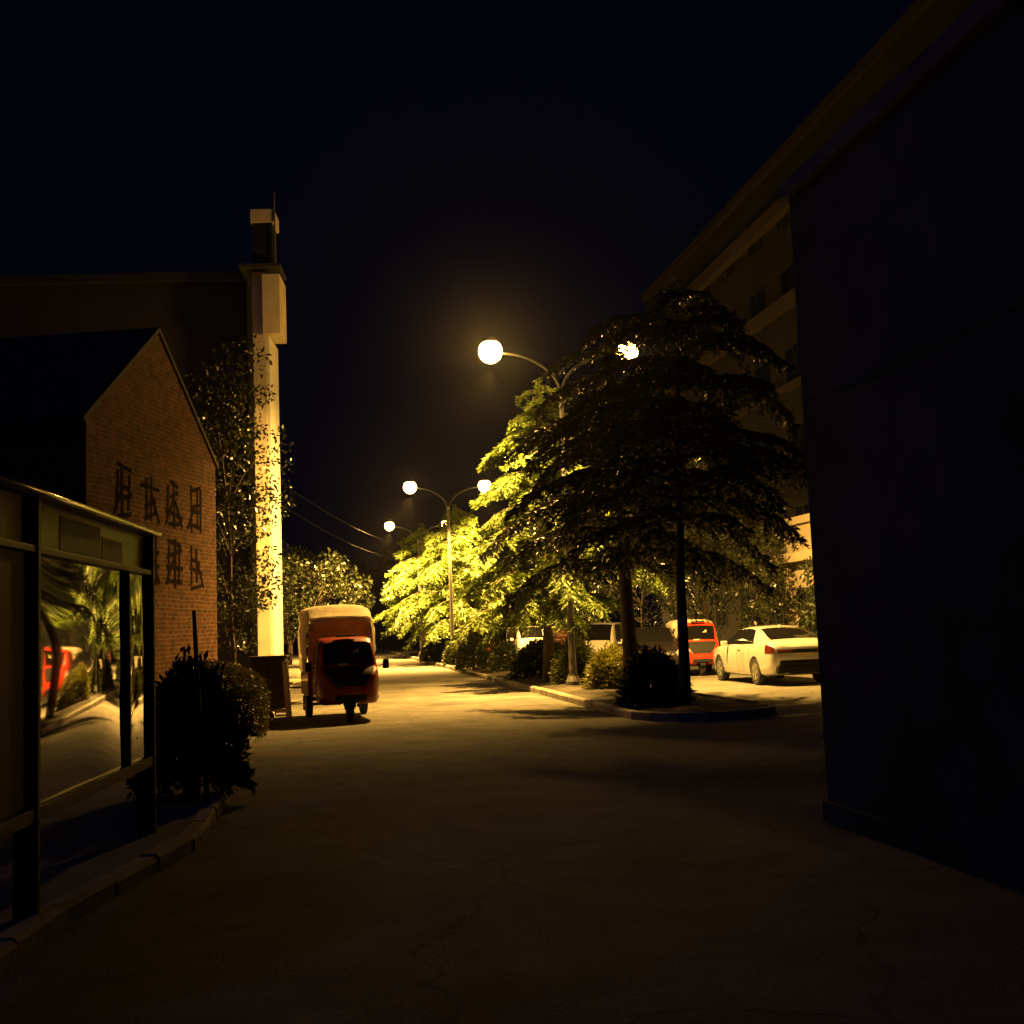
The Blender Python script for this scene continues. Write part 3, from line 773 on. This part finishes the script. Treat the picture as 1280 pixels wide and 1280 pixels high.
def bulged(name,y0,y1,z0,z1,amp,seed,m=M['pane']):
    rr=random.Random(seed); ph=[rr.uniform(0,6) for _ in range(4)]
    b=MB(); rows=[]
    n1,n2=34,34
    for i in range(n1+1):
        u=i/n1; row=[]
        for j in range(n2+1):
            v=j/n2
            x=amp*(math.sin(math.pi*u)*math.sin(math.pi*v))+.0022*math.sin(u*9+ph[0]+2*v)+.0016*math.sin(v*11+ph[1]+3*u)
            row.append((x,y0+(y1-y0)*u,z0+(z1-z0)*v))
        rows.append(row)
    b.grid(rows)
    return b.build(name,m,root,smooth=True)
bulged('pane',-.078,1.968,ZB+.032,ZM-.022,.028,1)
bulged('pane',2.012,LNB-.037,ZB+.032,ZM-.022,.012,2)
b=MB(); b.box(-.02,-.005,-2.558,-.162,ZB+.032,ZM-.022); b.build('shutter',M['brown_metal'],root)
for (y0,y1) in ((-2.56,-.16),(-.08,LNB-.04)):
    b=MB(); b.box(-.03,-.015,y0,y1,ZM+.021,ZT-.002); b.build('header_panel',M['header'],root)
for (y0,y1,z0,z1,m) in ((.45,1.35,2.24,2.48,'paper_blue'),(1.4,1.95,2.24,2.42,'paper_dark')):
    b=MB(); b.box(-.0145,-.011,y0,y1,z0,z1); b.build('header_sign',M[m],root)
for (y0,y1,z0,z1,m) in ((.2,.8,1.2,1.95,'paper_pale'),(.95,1.75,1.15,2.0,'paper_dark'),(.3,.55,.85,1.1,'paper_pale'),(2.1,2.55,1.2,1.9,'paper_blue'),(-2.2,-1.2,1.1,1.9,'paper_blue')):
    b=MB(); b.box(-.0945,-.091,y0,y1,z0,z1); b.build('poster',M[m],root)

# ------------------------------------------------------------------ vehicles
def catmull(vals, xs, x):
    n=len(xs)
    i=max(0,min(n-2,int(np.searchsorted(xs,x,side='right'))-1))
    x0,x1=xs[i],xs[i+1]; h=x1-x0; t=(x-x0)/h
    def slope(k):
        if k==0: return (vals[1]-vals[0])/(xs[1]-xs[0])
        if k==n-1: return (vals[-1]-vals[-2])/(xs[-1]-xs[-2])
        a=(vals[k]-vals[k-1])/(xs[k]-xs[k-1]); c=(vals[k+1]-vals[k])/(xs[k+1]-xs[k])
        if a*c<=0: return 0*a
        return 2*a*c/(a+c)
    m0,m1=slope(i),slope(i+1)
    return vals[i]*(2*t**3-3*t*t+1)+h*m0*(t**3-2*t*t+t)+vals[i+1]*(-2*t**3+3*t*t)+h*m1*(t**3-t*t)

class Shell:
    """car skin lofted through stations (y, z_bottom, z_belt, z_roof, half_width, half_roof)"""
    def __init__(s, st):
        s.st=np.array(st,float); s.y=s.st[:,0]
    def par(s,y): return [catmull(s.st[:,k],s.y,y) for k in range(1,6)]
    def P(s,y,t):
        zb,zl,zr,w,wr=s.par(y)
        zs=[zb,zb,zb+.1*(zl-zb),zb+.55*(zl-zb),zl,zr-.10*min(.45,zr-zl)-.02,zr-.02*min(1,(zr-zl)/.2)-.004,zr]
        xs=[0,.78*w,.96*w,w,.965*w,wr+.01,wr*.82,0]
        k=np.arange(8.)
        return Vector((catmull(np.array(xs),k,t),y,catmull(np.array(zs),k,t)))
    def N(s,y,t):
        e=.01
        a=s.P(min(y+e,s.y[-1]),t)-s.P(max(y-e,s.y[0]),t); c=s.P(y,min(7,t+e))-s.P(y,max(0,t-e))
        n=c.cross(a)
        if n.length<1e-9: return Vector((0,0,1))
        n.normalize()
        return -n if n.x<-1e-6 and t<5 else (n if n.z>0 or t<5 else -n)
    def body(s,name,m,parent,arches=()):
        b=MB(); ny=72; ts=[0,.5,1,1.3,1.6,2,2.5,3,3.5,4,4.25,4.5,4.75,5,5.25,5.5,5.75,6,6.5,7]
        loop=[(1,t) for t in ts]+[(-1,t) for t in reversed(ts[1:-1])]
        n=len(loop)
        for i in range(ny+1):
            y=s.y[0]+(s.y[-1]-s.y[0])*i/ny
            for sg,t in loop:
                p=s.P(y,t); b.v.append((sg*p.x,p.y,p.z))
        for i in range(ny):
            for k in range(n):
                a=i*n+k; c=i*n+(k+1)%n
                b.f.append((a,c,c+n,a+n))
        b.f.append(tuple(reversed(range(n)))); b.f.append(tuple(ny*n+k for k in range(n)))
        o=b.build(name,m,parent)
        import bmesh
        bm=bmesh.new(); bm.from_mesh(o.data); bmesh.ops.recalc_face_normals(bm,faces=bm.faces); bm.to_mesh(o.data); bm.free()
        if arches:
            for (x,y,z,r,wd) in arches:
                c=MB(); c.lathe([(r,-wd/2),(r,wd/2)],28,axis='x',m=Matrix.Translation((x,y,z)))
                co=c.build('cutter',None)
                bm=bmesh.new(); bm.from_mesh(co.data); bmesh.ops.recalc_face_normals(bm,faces=bm.faces); bm.to_mesh(co.data); bm.free()
                md=o.modifiers.new('cut','BOOLEAN'); md.operation='DIFFERENCE'; md.solver='EXACT'; md.object=co
                par=o.parent; o.parent=None
                dg=bpy.context.evaluated_depsgraph_get(); dg.update()
                me=bpy.data.meshes.new_from_object(o.evaluated_get(dg))
                o.modifiers.clear(); o.data=me; o.parent=par
                bpy.data.objects.remove(co)
            if not o.data.materials: o.data.materials.append(m)
        smooth_by_angle(o,38)
        return o
    def patch(s,name,m,parent,y0,y1,t0,t1,side=1,off=.006,ny=12,ntt=8,taper=None,both=False):
        b=MB()
        for sd in ((1,-1) if both else (side,)):
            rows=[]
            for i in range(ny+1):
                row=[]
                for j in range(ntt+1):
                    v=j/ntt; t=t0+(t1-t0)*v
                    ya,yb=y0,y1
                    if taper: ya=y0+taper[0]*v; yb=y1+taper[1]*v
                    y=ya+(yb-ya)*i/ny
                    p=s.P(y,t); n=s.N(y,t)
                    q=p+n*off
                    row.append((sd*q.x,q.y,q.z))
                rows.append(row)
            b.grid(rows)
        return b.build(name,m,parent,smooth=True)

def wheel(parent,x,y,r,w,side,rimm=None,spokes=5):
    m=Matrix.Translation((x,y,r))
    b=MB(); b.lathe([(r*.62,-w/2),(r*.93,-w/2),(r,-w*.36),(r,w*.36),(r*.93,w/2),(r*.62,w/2)],26,axis='x',m=m)
    t=b.build('wheel',M['tyre'],parent); smooth_by_angle(t,40)
    b=MB(); xo=side*(w/2+.003)
    b.lathe([(r*.62,xo-.012),(r*.62,xo),(r*.54,xo),(r*.53,xo-.012)] if side>0 else [(r*.53,xo+.012),(r*.54,xo),(r*.62,xo),(r*.62,xo+.012)],26,axis='x',m=m)
    for k in range(spokes):
        a=TAU*k/spokes+.3
        mm=m@Matrix.Rotation(a,4,'X')
        b.box(min(xo-.004*side,xo+.006*side),max(xo-.004*side,xo+.006*side),-.045*r/.32,.045*r/.32,r*.05,r*.56,mm)
    b.build('rim',rimm or M['rim'],t)
    return t

def car(name,loc,rz,label,st,paint,wb,tr,wr=.32,win=None,rear=None,wind=None,cat='car',group=None,tail_z=.86,tails=True,sedan=False):
    root=empty(name,loc,rz); tag(root,label,cat,group)
    sh=Shell(st)
    y_r,y_f=wb
    arches=[(s*(tr+.08),y,wr,wr+.055,.42) for y in (y_r,y_f) for s in (1,-1)]
    sh.body('body',paint,root,arches)
    for y in (y_r,y_f):
        for s in (1,-1): wheel(root,s*tr,y,wr,.2,s)
    for (y0,y1,tp) in win:
        for s in (1,-1):
            sh.patch('side_window',M['glass_dark'],root,y0,y1,4.12,4.9,s,taper=tp)
    sh.patch('rear_window',M['glass_dark'],root,rear[0],rear[1],5.3,7,both=True)
    sh.patch('windscreen',M['glass_dark'],root,wind[0],wind[1],5.3,7,both=True)
    yr=st[0][0]; yf=st[-1][0]
    # lamps
    for s in (1,-1):
        sh.patch('tail_light',M['tail_red'],root,yr+.02,yr+.30,3.35,4.05,s,off=.008,ny=6,ntt=5)
        sh.patch('headlight',M['lamp_clear'],root,yf-.34,yf-.06,3.5,4.3,s,off=.008,ny=6,ntt=5)
        b=MB(); b.box(s*1.0-.09,s*1.0+.09,wind[0]+.12-.05,wind[0]+.12+.05,st[5][2]+.0,st[5][2]+.13); b.build('mirror',paint,root,bevel=.03)
        b=MB(); p=sh.P(.0,3.72); b.box(s*(p.x+.004)-.008,s*(p.x+.004)+.012,-.35,-.17,p.z-.012,p.z+.012); b.build('door_handle',M['galv'],root)
    # bumpers and plate
    zb=st[0][1]; w0=st[0][4]
    b=MB(); b.box(-w0*.86,w0*.86,yr-.045,yr+.3,zb-.1,zb+.12); b.build('bumper',M['plastic'],root,bevel=.04)
    b=MB(); b.box(-.24,.24,yr-.016,yr-.004,zb+.2,zb+.32); b.build('number_plate',M['plate'],root)
    w1=st[-1][4]
    b=MB(); b.box(-w1*.8,w1*.8,yf-.3,yf+.03,st[-1][1]-.08,st[-1][1]+.1); b.build('bumper',M['plastic'],root,bevel=.04)
    b=MB(); b.box(-w1*.55,w1*.55,yf-.02,yf+.012,st[-1][1]+.13,st[-1][1]+.24); b.build('grille',M['plastic'],root)
    return root, sh

SEDAN=[(-2.42,.50,.88,.94,.74,.58),(-2.34,.36,.96,1.03,.84,.68),(-2.1,.26,1.0,1.12,.90,.70),(-1.7,.22,1.0,1.21,.92,.66),(-1.05,.2,.98,1.40,.92,.58),(-.35,.2,.96,1.47,.92,.56),(.35,.2,.95,1.44,.92,.56),(.9,.2,.94,1.25,.92,.62),(1.3,.2,.93,1.02,.92,.72),(1.8,.2,.87,.93,.90,.72),(2.2,.24,.75,.81,.82,.64),(2.4,.36,.62,.66,.66,.5)]
rzs=math.atan2(-UX,UY)
sed,sh=car('sedan',(6.62,30.55,0),rzs-.02,'silver white sedan seen from behind, parked in lamplight beside the big dark wall',SEDAN,M['car_silver'],(-1.38,1.42),.80,.335,
   win=[(-1.35,1.12,(.55,-.42))],rear=(-2.02,-1.0),wind=(.5,1.24),cat='car')
b=MB(); b.box(-.72,.72,-2.485,-2.30,.30,.50); b.build('rear_skirt',M['plastic'],sed,bevel=.05)
b=MB(); b.box(-.70,.70,-2.447,-2.38,.79,.885); b.build('boot_trim',M['plastic'],sed,bevel=.012)
for s in (-1,1):
    for (y0,y1) in ((.98,.992),(-.12,-.108),(-1.02,-1.008)): sh.patch('door_seam',M['plastic'],sed,y0,y1,1.9,4.05,s,off=.003,ny=1,ntt=12)
    b=MB(); b.tube([(s*.5,-2.5,.3),(s*.5,-2.3,.3)],.045,12); b.build('exhaust',M['galv'],sed,smooth=True)
    b=MB(); b.box(s*.50-.2,s*.50+.2,-2.46,-2.40,.81,.87); b.build('tail_light',M['tail_red'],sed,bevel=.02)
b=MB(); b.box(-.015,.015,-.95,-.78,1.39,1.47); b.build('aerial',M['car_silver'],sed,bevel=.01)

HATCH=[(-1.9,.45,.92,1.0,.72,.6),(-1.82,.32,.98,1.12,.80,.64),(-1.6,.22,.98,1.32,.85,.62),(-1.2,.2,.97,1.48,.86,.60),(-.5,.2,.96,1.53,.86,.60),(.2,.2,.95,1.5,.86,.60),(.7,.2,.94,1.32,.86,.62),(1.15,.2,.93,1.03,.86,.68),(1.5,.22,.86,.93,.83,.66),(1.8,.28,.74,.8,.74,.55),(1.9,.4,.62,.66,.6,.45)]
car('hatchback',(4.25,36.6,0),math.pi+rzs-.25,'black hatchback parked nose out between the dark tree trunks and the red three wheeler',HATCH,M['car_dark'],(-1.15,1.2),.75,.3,
   win=[(-1.5,.92,(.1,-.42))],rear=(-1.78,-1.3),wind=(.3,1.08))
VAN=[(-1.75,.42,.95,1.55,.70,.6),(-1.68,.3,1.0,1.68,.74,.66),(-1.2,.24,1.0,1.72,.76,.66),(-.4,.24,1.0,1.73,.76,.66),(.4,.24,1.0,1.73,.76,.66),(.9,.24,1.0,1.70,.76,.64),(1.15,.24,1.0,1.56,.76,.62),(1.45,.25,.98,1.08,.74,.62),(1.62,.3,.88,.94,.70,.56),(1.7,.42,.72,.76,.6,.46)]
car('van',(3.05,41.5,0),math.pi+rzs-.45,'pale van parked beyond the golden yellow shrub, left of the black hatchback',VAN,M['car_pale'],(-1.1,1.05),.66,.28,
   win=[(-1.5,-.2,(.03,-.03)),(-.08,1.05,(0,-.12))],rear=(-1.73,-1.66),wind=(1.0,1.42),cat='van')
car('van',(.48,61,0),math.pi+rzs+.05,'small white van with a lit front, far back behind the wide dark shrub',VAN,M['car_white'],(-1.1,1.05),.66,.28,
   win=[(-1.5,-.2,(.03,-.03)),(-.08,1.05,(0,-.12))],rear=(-1.73,-1.66),wind=(1.0,1.42),cat='van')

CAB=[(.05,.36,1.0,1.56,.60,.50),(.45,.35,1.0,1.62,.61,.50),(.72,.34,1.0,1.60,.61,.49),(.92,.33,1.0,1.50,.60,.46),(1.10,.33,.98,1.07,.58,.46),(1.26,.34,.88,.95,.52,.40),(1.38,.38,.74,.79,.40,.30),(1.43,.44,.62,.65,.26,.2)]
def three_wheeler(loc,rz,label,paint,HT=2.27):
    root=empty('cargo_three_wheeler',loc,rz); tag(root,label,'three wheeler','three wheeled cargo vehicles')
    sh=Shell(CAB)
    sh.body('cab',paint,root,[(0,1.16,.23,.30,.34)])
    sh.patch('windscreen',M['glass_cab'] if False else M['glass_dark'],root,.90,1.085,5.15,7,both=True,off=.008,ny=10,ntt=14)
    for s in (1,-1):
        sh.patch('side_window',M['glass_dark'],root,.2,.86,4.15,4.88,s,taper=(.02,-.06))
        b=MB(); b.lathe([(.075,0),(.085,.03),(.07,.05),(.02,.06)],16,m=Matrix.Translation((s*.36,1.27,.78))@Matrix.Rotation(R(-80),4,'X')); b.build('headlight',M['lamp_clear'],root,smooth=True)
        mr=MB(); mr.tube([(s*.60,.93,1.02),(s*.70,.98,1.05)],.01,6); st_=mr.build('mirror_arm',M['black_metal'],root)
        b=MB(); b.box(s*.74-.06,s*.74+.06,.96,1.0,.97,1.15); b.build('mirror',M['plastic'],st_,bevel=.015)
        b=MB(); b.box(s*.612-.01,s*.612+.01,.12,.8,.40,.46); b.build('sill',M['plastic'],root)
        b=MB(); b.box(s*.27-.05,s*.27+.05,1.30,1.335,.52,.56); b.build('indicator',M['lamp_clear'],root)
    b=MB(); b.box(-.2,.2,.78,.9,1.605,1.645); b.build('roof_light_bar',M['plastic'],root,bevel=.012)
    b=MB(); b.box(-.33,.33,1.13,1.20,.955,.985); b.build('cowl',M['plastic'],root,bevel=.01)
    b=MB(); b.tube([(-.24,1.125,1.03),(-.03,1.075,1.12)],.008,6); b.build('wiper',M['plastic'],root)
    b=MB(); b.add([(-.22,1.012,1.30),(-.06,1.012,1.30),(-.06,.985,1.375),(-.22,.985,1.375)],[(3,2,1,0)]); b.build('windscreen_sticker',M['plate'],root,solid=.004)
    b=MB(); b.box(.02,.2,1.09,1.098,1.075,1.115,Matrix.Translation((0,.03,-.01))); b.build('windscreen_card',M['plate'],root)
    sh.patch('front_mask',M['plastic'],root,1.14,1.42,4.75,7,both=True,off=.007,ny=10,ntt=12)
    b=MB(); b.box(-.3,.3,1.40,1.45,.40,.52); b.build('front_panel',M['plastic'],root,bevel=.03)
    # front wheel with mudguard and fork
    wheel(root,0,1.18,.24,.11,1,M['galv'],4)
    b=MB(); rows=[]
    for i in range(11):
        a=R(10)+R(160)*i/10
        rows.append([(x,1.18+.29*math.cos(a),.24+.29*math.sin(a)) for x in (-.085,-.06,.06,.085)])
    b.grid(rows); b.build('mudguard',M['plastic'],root,smooth=True,solid=.01)
    b=MB()
    for s in (1,-1): b.tube([(s*.085,1.18,.24),(s*.085,1.05,.62)],.018,6)
    b.build('fork',M['black_metal'],root)
    for s in (1,-1):
        wheel(root,s*.56,-.95,.25,.13,s,M['galv'],4)
        b=MB(); b.box(s*.56-.09,s*.56+.09,-1.28,-1.24,.12,.42); b.build('mud_flap',M['plastic'],root)
    b=MB(); b.box(-.5,.5,-1.45,.1,.36,.46); b.tube([(-.5,-.95,.25),(.5,-.95,.25)],.03,8); b.build('chassis',M['black_metal'],root)
    b=MB(); b.box(-.66,.66,-1.55,.0,.462,.50); b.box(-.66,-.63,-1.55,0,.501,.95); b.box(.63,.66,-1.55,0,.501,.95); b.box(-.63,.63,-.03,0,.501,.95); b.box(-.63,.63,-1.55,-1.52,.501,.95)
    b.build('cargo_bed',paint,root)
    # tarpaulin hood
    HS=HT-.25
    def prof(jit):
        pr=[]
        W,H0=.675,.93
        for i in range(9):
            pr.append((-W-(.02 if 2<i<7 else 0)+random.uniform(-jit,jit), H0+(HS-H0)*i/8))
        for i in range(1,15):
            a=math.pi-math.pi*i/15
            pr.append(((W+.0)*(abs(math.cos(a))**.55)*(1 if math.cos(a)>0 else -1), HS+.24*math.sin(a)**.6+random.uniform(-jit,jit)*.8))
        for i in range(9):
            pr.append((W+(.02 if 1<i<6 else 0)+random.uniform(-jit,jit), HS+(H0-HS)*i/8))
        return pr
    b=MB(); rows=[]
    ny=16
    base=prof(0)
    for j in range(ny+1):
        y=.06-1.64*j/ny; pj=prof(.02)
        dip=-.028*abs(math.sin(math.pi*j/4))
        fs=max(0,(y+.42)/.48)**1.3*.24
        rows.append([(x*(1-.10*fs/.24*max(0,(z-1.6)/(HT-1.6))),y,z+(dip if z>HT-.22 else 0)-fs*max(0,min(1,(z-HS+.12)/.36))) for x,z in pj])
    b.grid(rows); b.build('tarpaulin',M['tarp_pale'],root,smooth=True)
    b=MB()
    fr=[(x*.985,.03,z-.03) for x,z in base]
    rows=[]
    for z in np.linspace(.93,HT-.29,12):
        w=(.66 if z<HT-.45 else .66-.16*((z-HT+.45)/.16))*(1-.09*max(0,(z-1.2)/(HT-1.2)))
        rows.append([(w*(2*i/14-1),.035+.018*math.sin(i*1.3+z*4)+.01*math.sin(i*.7-z*7),z) for i in range(15)])
    b.grid(rows); b.build('front_sheet',M['tarp_brown'],root,smooth=True)
    # canvas folded over the front edge of the hood
    b=MB(); rows=[]
    top=[(x*.9,z-.24*max(0,min(1,(z-HS+.12)/.36))) for x,z in base if z>HT-.62]
    for f_,yo in ((1.0,.05),(.97,.085),(.9,.10),(.80,.095)):
        rows.append([(x*(.995 if f_>.95 else f_+.06), yo+.012*math.sin(i*1.7+f_*9), z-(1-f_)*.6*max(0,min(1,(z-HT+.6)/.36))-.004+(.01*math.sin(i*2.3) if f_<.95 else 0)) for i,(x,z) in enumerate(top)])
    b.grid(rows); b.build('front_flap',M['tarp_pale'],root,smooth=True)
    b=MB(); b.tube([(x*.95,-.5,z-.06) for x,z in base],.016,6); b.build('hood_hoop',M['galv'],root,smooth=True)
    b=MB()
    for k in range(5):
        y=-.1-.33*k
        b.tube([(-.69,y,.96),(-.695,y+.02,1.2)],.006,5); b.tube([(.69,y,.96),(.695,y+.02,1.2)],.006,5)
    b.build('lashing_rope',M['tarp_pale'],root)
    return root
# front of the vehicle is local +y
def face(dx,dy): return math.atan2(-dx,dy)
three_wheeler((-3.53,23.15,0),face(.27,-.96),'orange cargo three wheeler under a tall pale tarpaulin, parked on the left of the road',M['auto_orange'])
three_wheeler((5.55,36.2,0),face(.0,-1),'red cargo three wheeler parked just left of the white sedan',M['auto_red'],1.72)
three_wheeler((-1.95,62.5,0),face(.15,-.98),'small far orange three wheeler seen above the ball shaped clipped shrub',M['auto_orange'])

# flat cart behind the cargo three wheeler
root=empty('flat_cart',(-5.75,28.6,.1),R(-8)); tag(root,'flat wooden cart half hidden behind the tarpaulin covered three wheeler','cart')
b=MB()
for i in range(6): b.box(-.5+.17*i,-.34+.17*i,-.9,.9,.44,.48)
b.build('deck',M['wood'],root)
for s in (-1,1):
    b=MB(); b.tube([(s*.3,-.9,.40),(s*.3,1.5,.42)],.03,6); b.build('shaft',M['wood'],root)
    wheel(root,s*.58,0,.3,.07,s,M['galv'],8)
b=MB(); b.tube([(-.58,0,.3),(.58,0,.3)],.025,6); b.build('axle',M['black_metal'],root)

# red notice sign in the car park
root=empty('red_sign',(1.65,45.2,0)); tag(root,'small dim red sign on two legs between the white van and the nearest lamp post','sign')
b=MB(); b.box(-.42,.42,-.02,.02,.95,1.5); b.build('panel',M['red_sign'],root)
b=MB(); b.box(-.3,.3,-.026,-.0225,1.28,1.31); b.box(-.3,.2,-.026,-.0225,1.12,1.15); b.build('faded_lines',M['paper_pale'],root)
for s in (-1,1):
    b=MB(); b.box(s*.36-.02,s*.36+.02,.021,.05,-.02,1.4); b.build('leg',M['galv'],root)

# overhead cables
def cable(p0,p1,sag,label,r=.005):
    p0=Vector(p0); p1=Vector(p1); pts=[]
    for i in range(25):
        t=i/24; p=p0.lerp(p1,t); p.z-=sag*4*t*(1-t); pts.append(p)
    b=MB(); b.tube(pts,r,5); tag(b.build('overhead_cable',M['cable'],smooth=True),label,'cable','cables strung across the street')
cable((-7.4,36,6.6),(-5.95,72,6.9),.5,'upper thin dark cable running from the left building to the farthest lamp post',.005)
cable((-7.4,36,5.9),(-5.95,72,6.2),.6,'lower thin dark cable running from the left building to the farthest lamp post',.005)

# ------------------------------------------------------------------ world: moonless night
w=bpy.data.worlds.new('World'); scene.world=w; w.use_nodes=True
t=w.node_tree
bg=t.nodes['Background']
sky=t.nodes.new('ShaderNodeTexSky'); sky.sky_type='NISHITA'; sky.sun_disc=False
sky.sun_elevation=R(-6); sky.sun_rotation=R(200); sky.altitude=50
mx=t.nodes.new('ShaderNodeMix'); mx.data_type='RGBA'; mx.inputs['Factor'].default_value=.9
mx.inputs['B'].default_value=(.10,.16,.60,1)
t.links.new(sky.outputs[0],mx.inputs['A'])
t.links.new(mx.outputs['Result'],bg.inputs['Color']); bg.inputs['Strength'].default_value=.006

sl=bpy.data.lights.new('blue_fill','SUN'); sl.energy=.05; sl.color=(.17,.25,1.0); sl.angle=R(8)
so=bpy.data.objects.new('blue_fill',sl); col.objects.link(so)  # added fill light without a source, tints the dark foreground blue
so.rotation_euler=Vector((.45,.55,-.7)).to_track_quat('-Z','Y').to_euler()
if GLOW_DENSITY:
    b=MB(); b.box(-424,424,-164,624,-1.05,25.5)
    m,t_,out=nt('lamp_bloom'); pv_=t_.nodes.new('ShaderNodeVolumePrincipled')  # air is clear; thin volume added only for bloom around the lamps
    pv_.inputs['Color'].default_value=(.8,.8,.8,1); pv_.inputs['Density'].default_value=GLOW_DENSITY; pv_.inputs['Anisotropy'].default_value=.93
    t_.links.new(pv_.outputs[0],out.inputs['Volume'])
    tag(b.build('glow_volume',m),kind='stuff')
# ------------------------------------------------------------------ camera
cd=bpy.data.cameras.new('camera'); cam=bpy.data.objects.new('camera',cd); col.objects.link(cam)
cd.sensor_width=36; cd.sensor_fit='HORIZONTAL'; cd.lens=36*1437/1280
cd.clip_start=.1; cd.clip_end=1500
cam.location=(0,0,1.65)
cam.rotation_euler=(Matrix.Rotation(R(90+5.76),3,'X')@Matrix.Rotation(R(-2.2),3,'Z')).to_euler()
scene.camera=cam

scene.view_settings.view_transform='Standard'; scene.view_settings.look='None'
scene.view_settings.exposure=0; scene.view_settings.gamma=1
scene.render.engine='CYCLES'
c=scene.cycles
c.use_denoising=True
try: c.denoiser='OPENIMAGEDENOISE'
except Exception: pass
c.use_light_tree=True
c.max_bounces=6; c.diffuse_bounces=1; c.glossy_bounces=3; c.transmission_bounces=4; c.transparent_max_bounces=8
c.sample_clamp_indirect=4
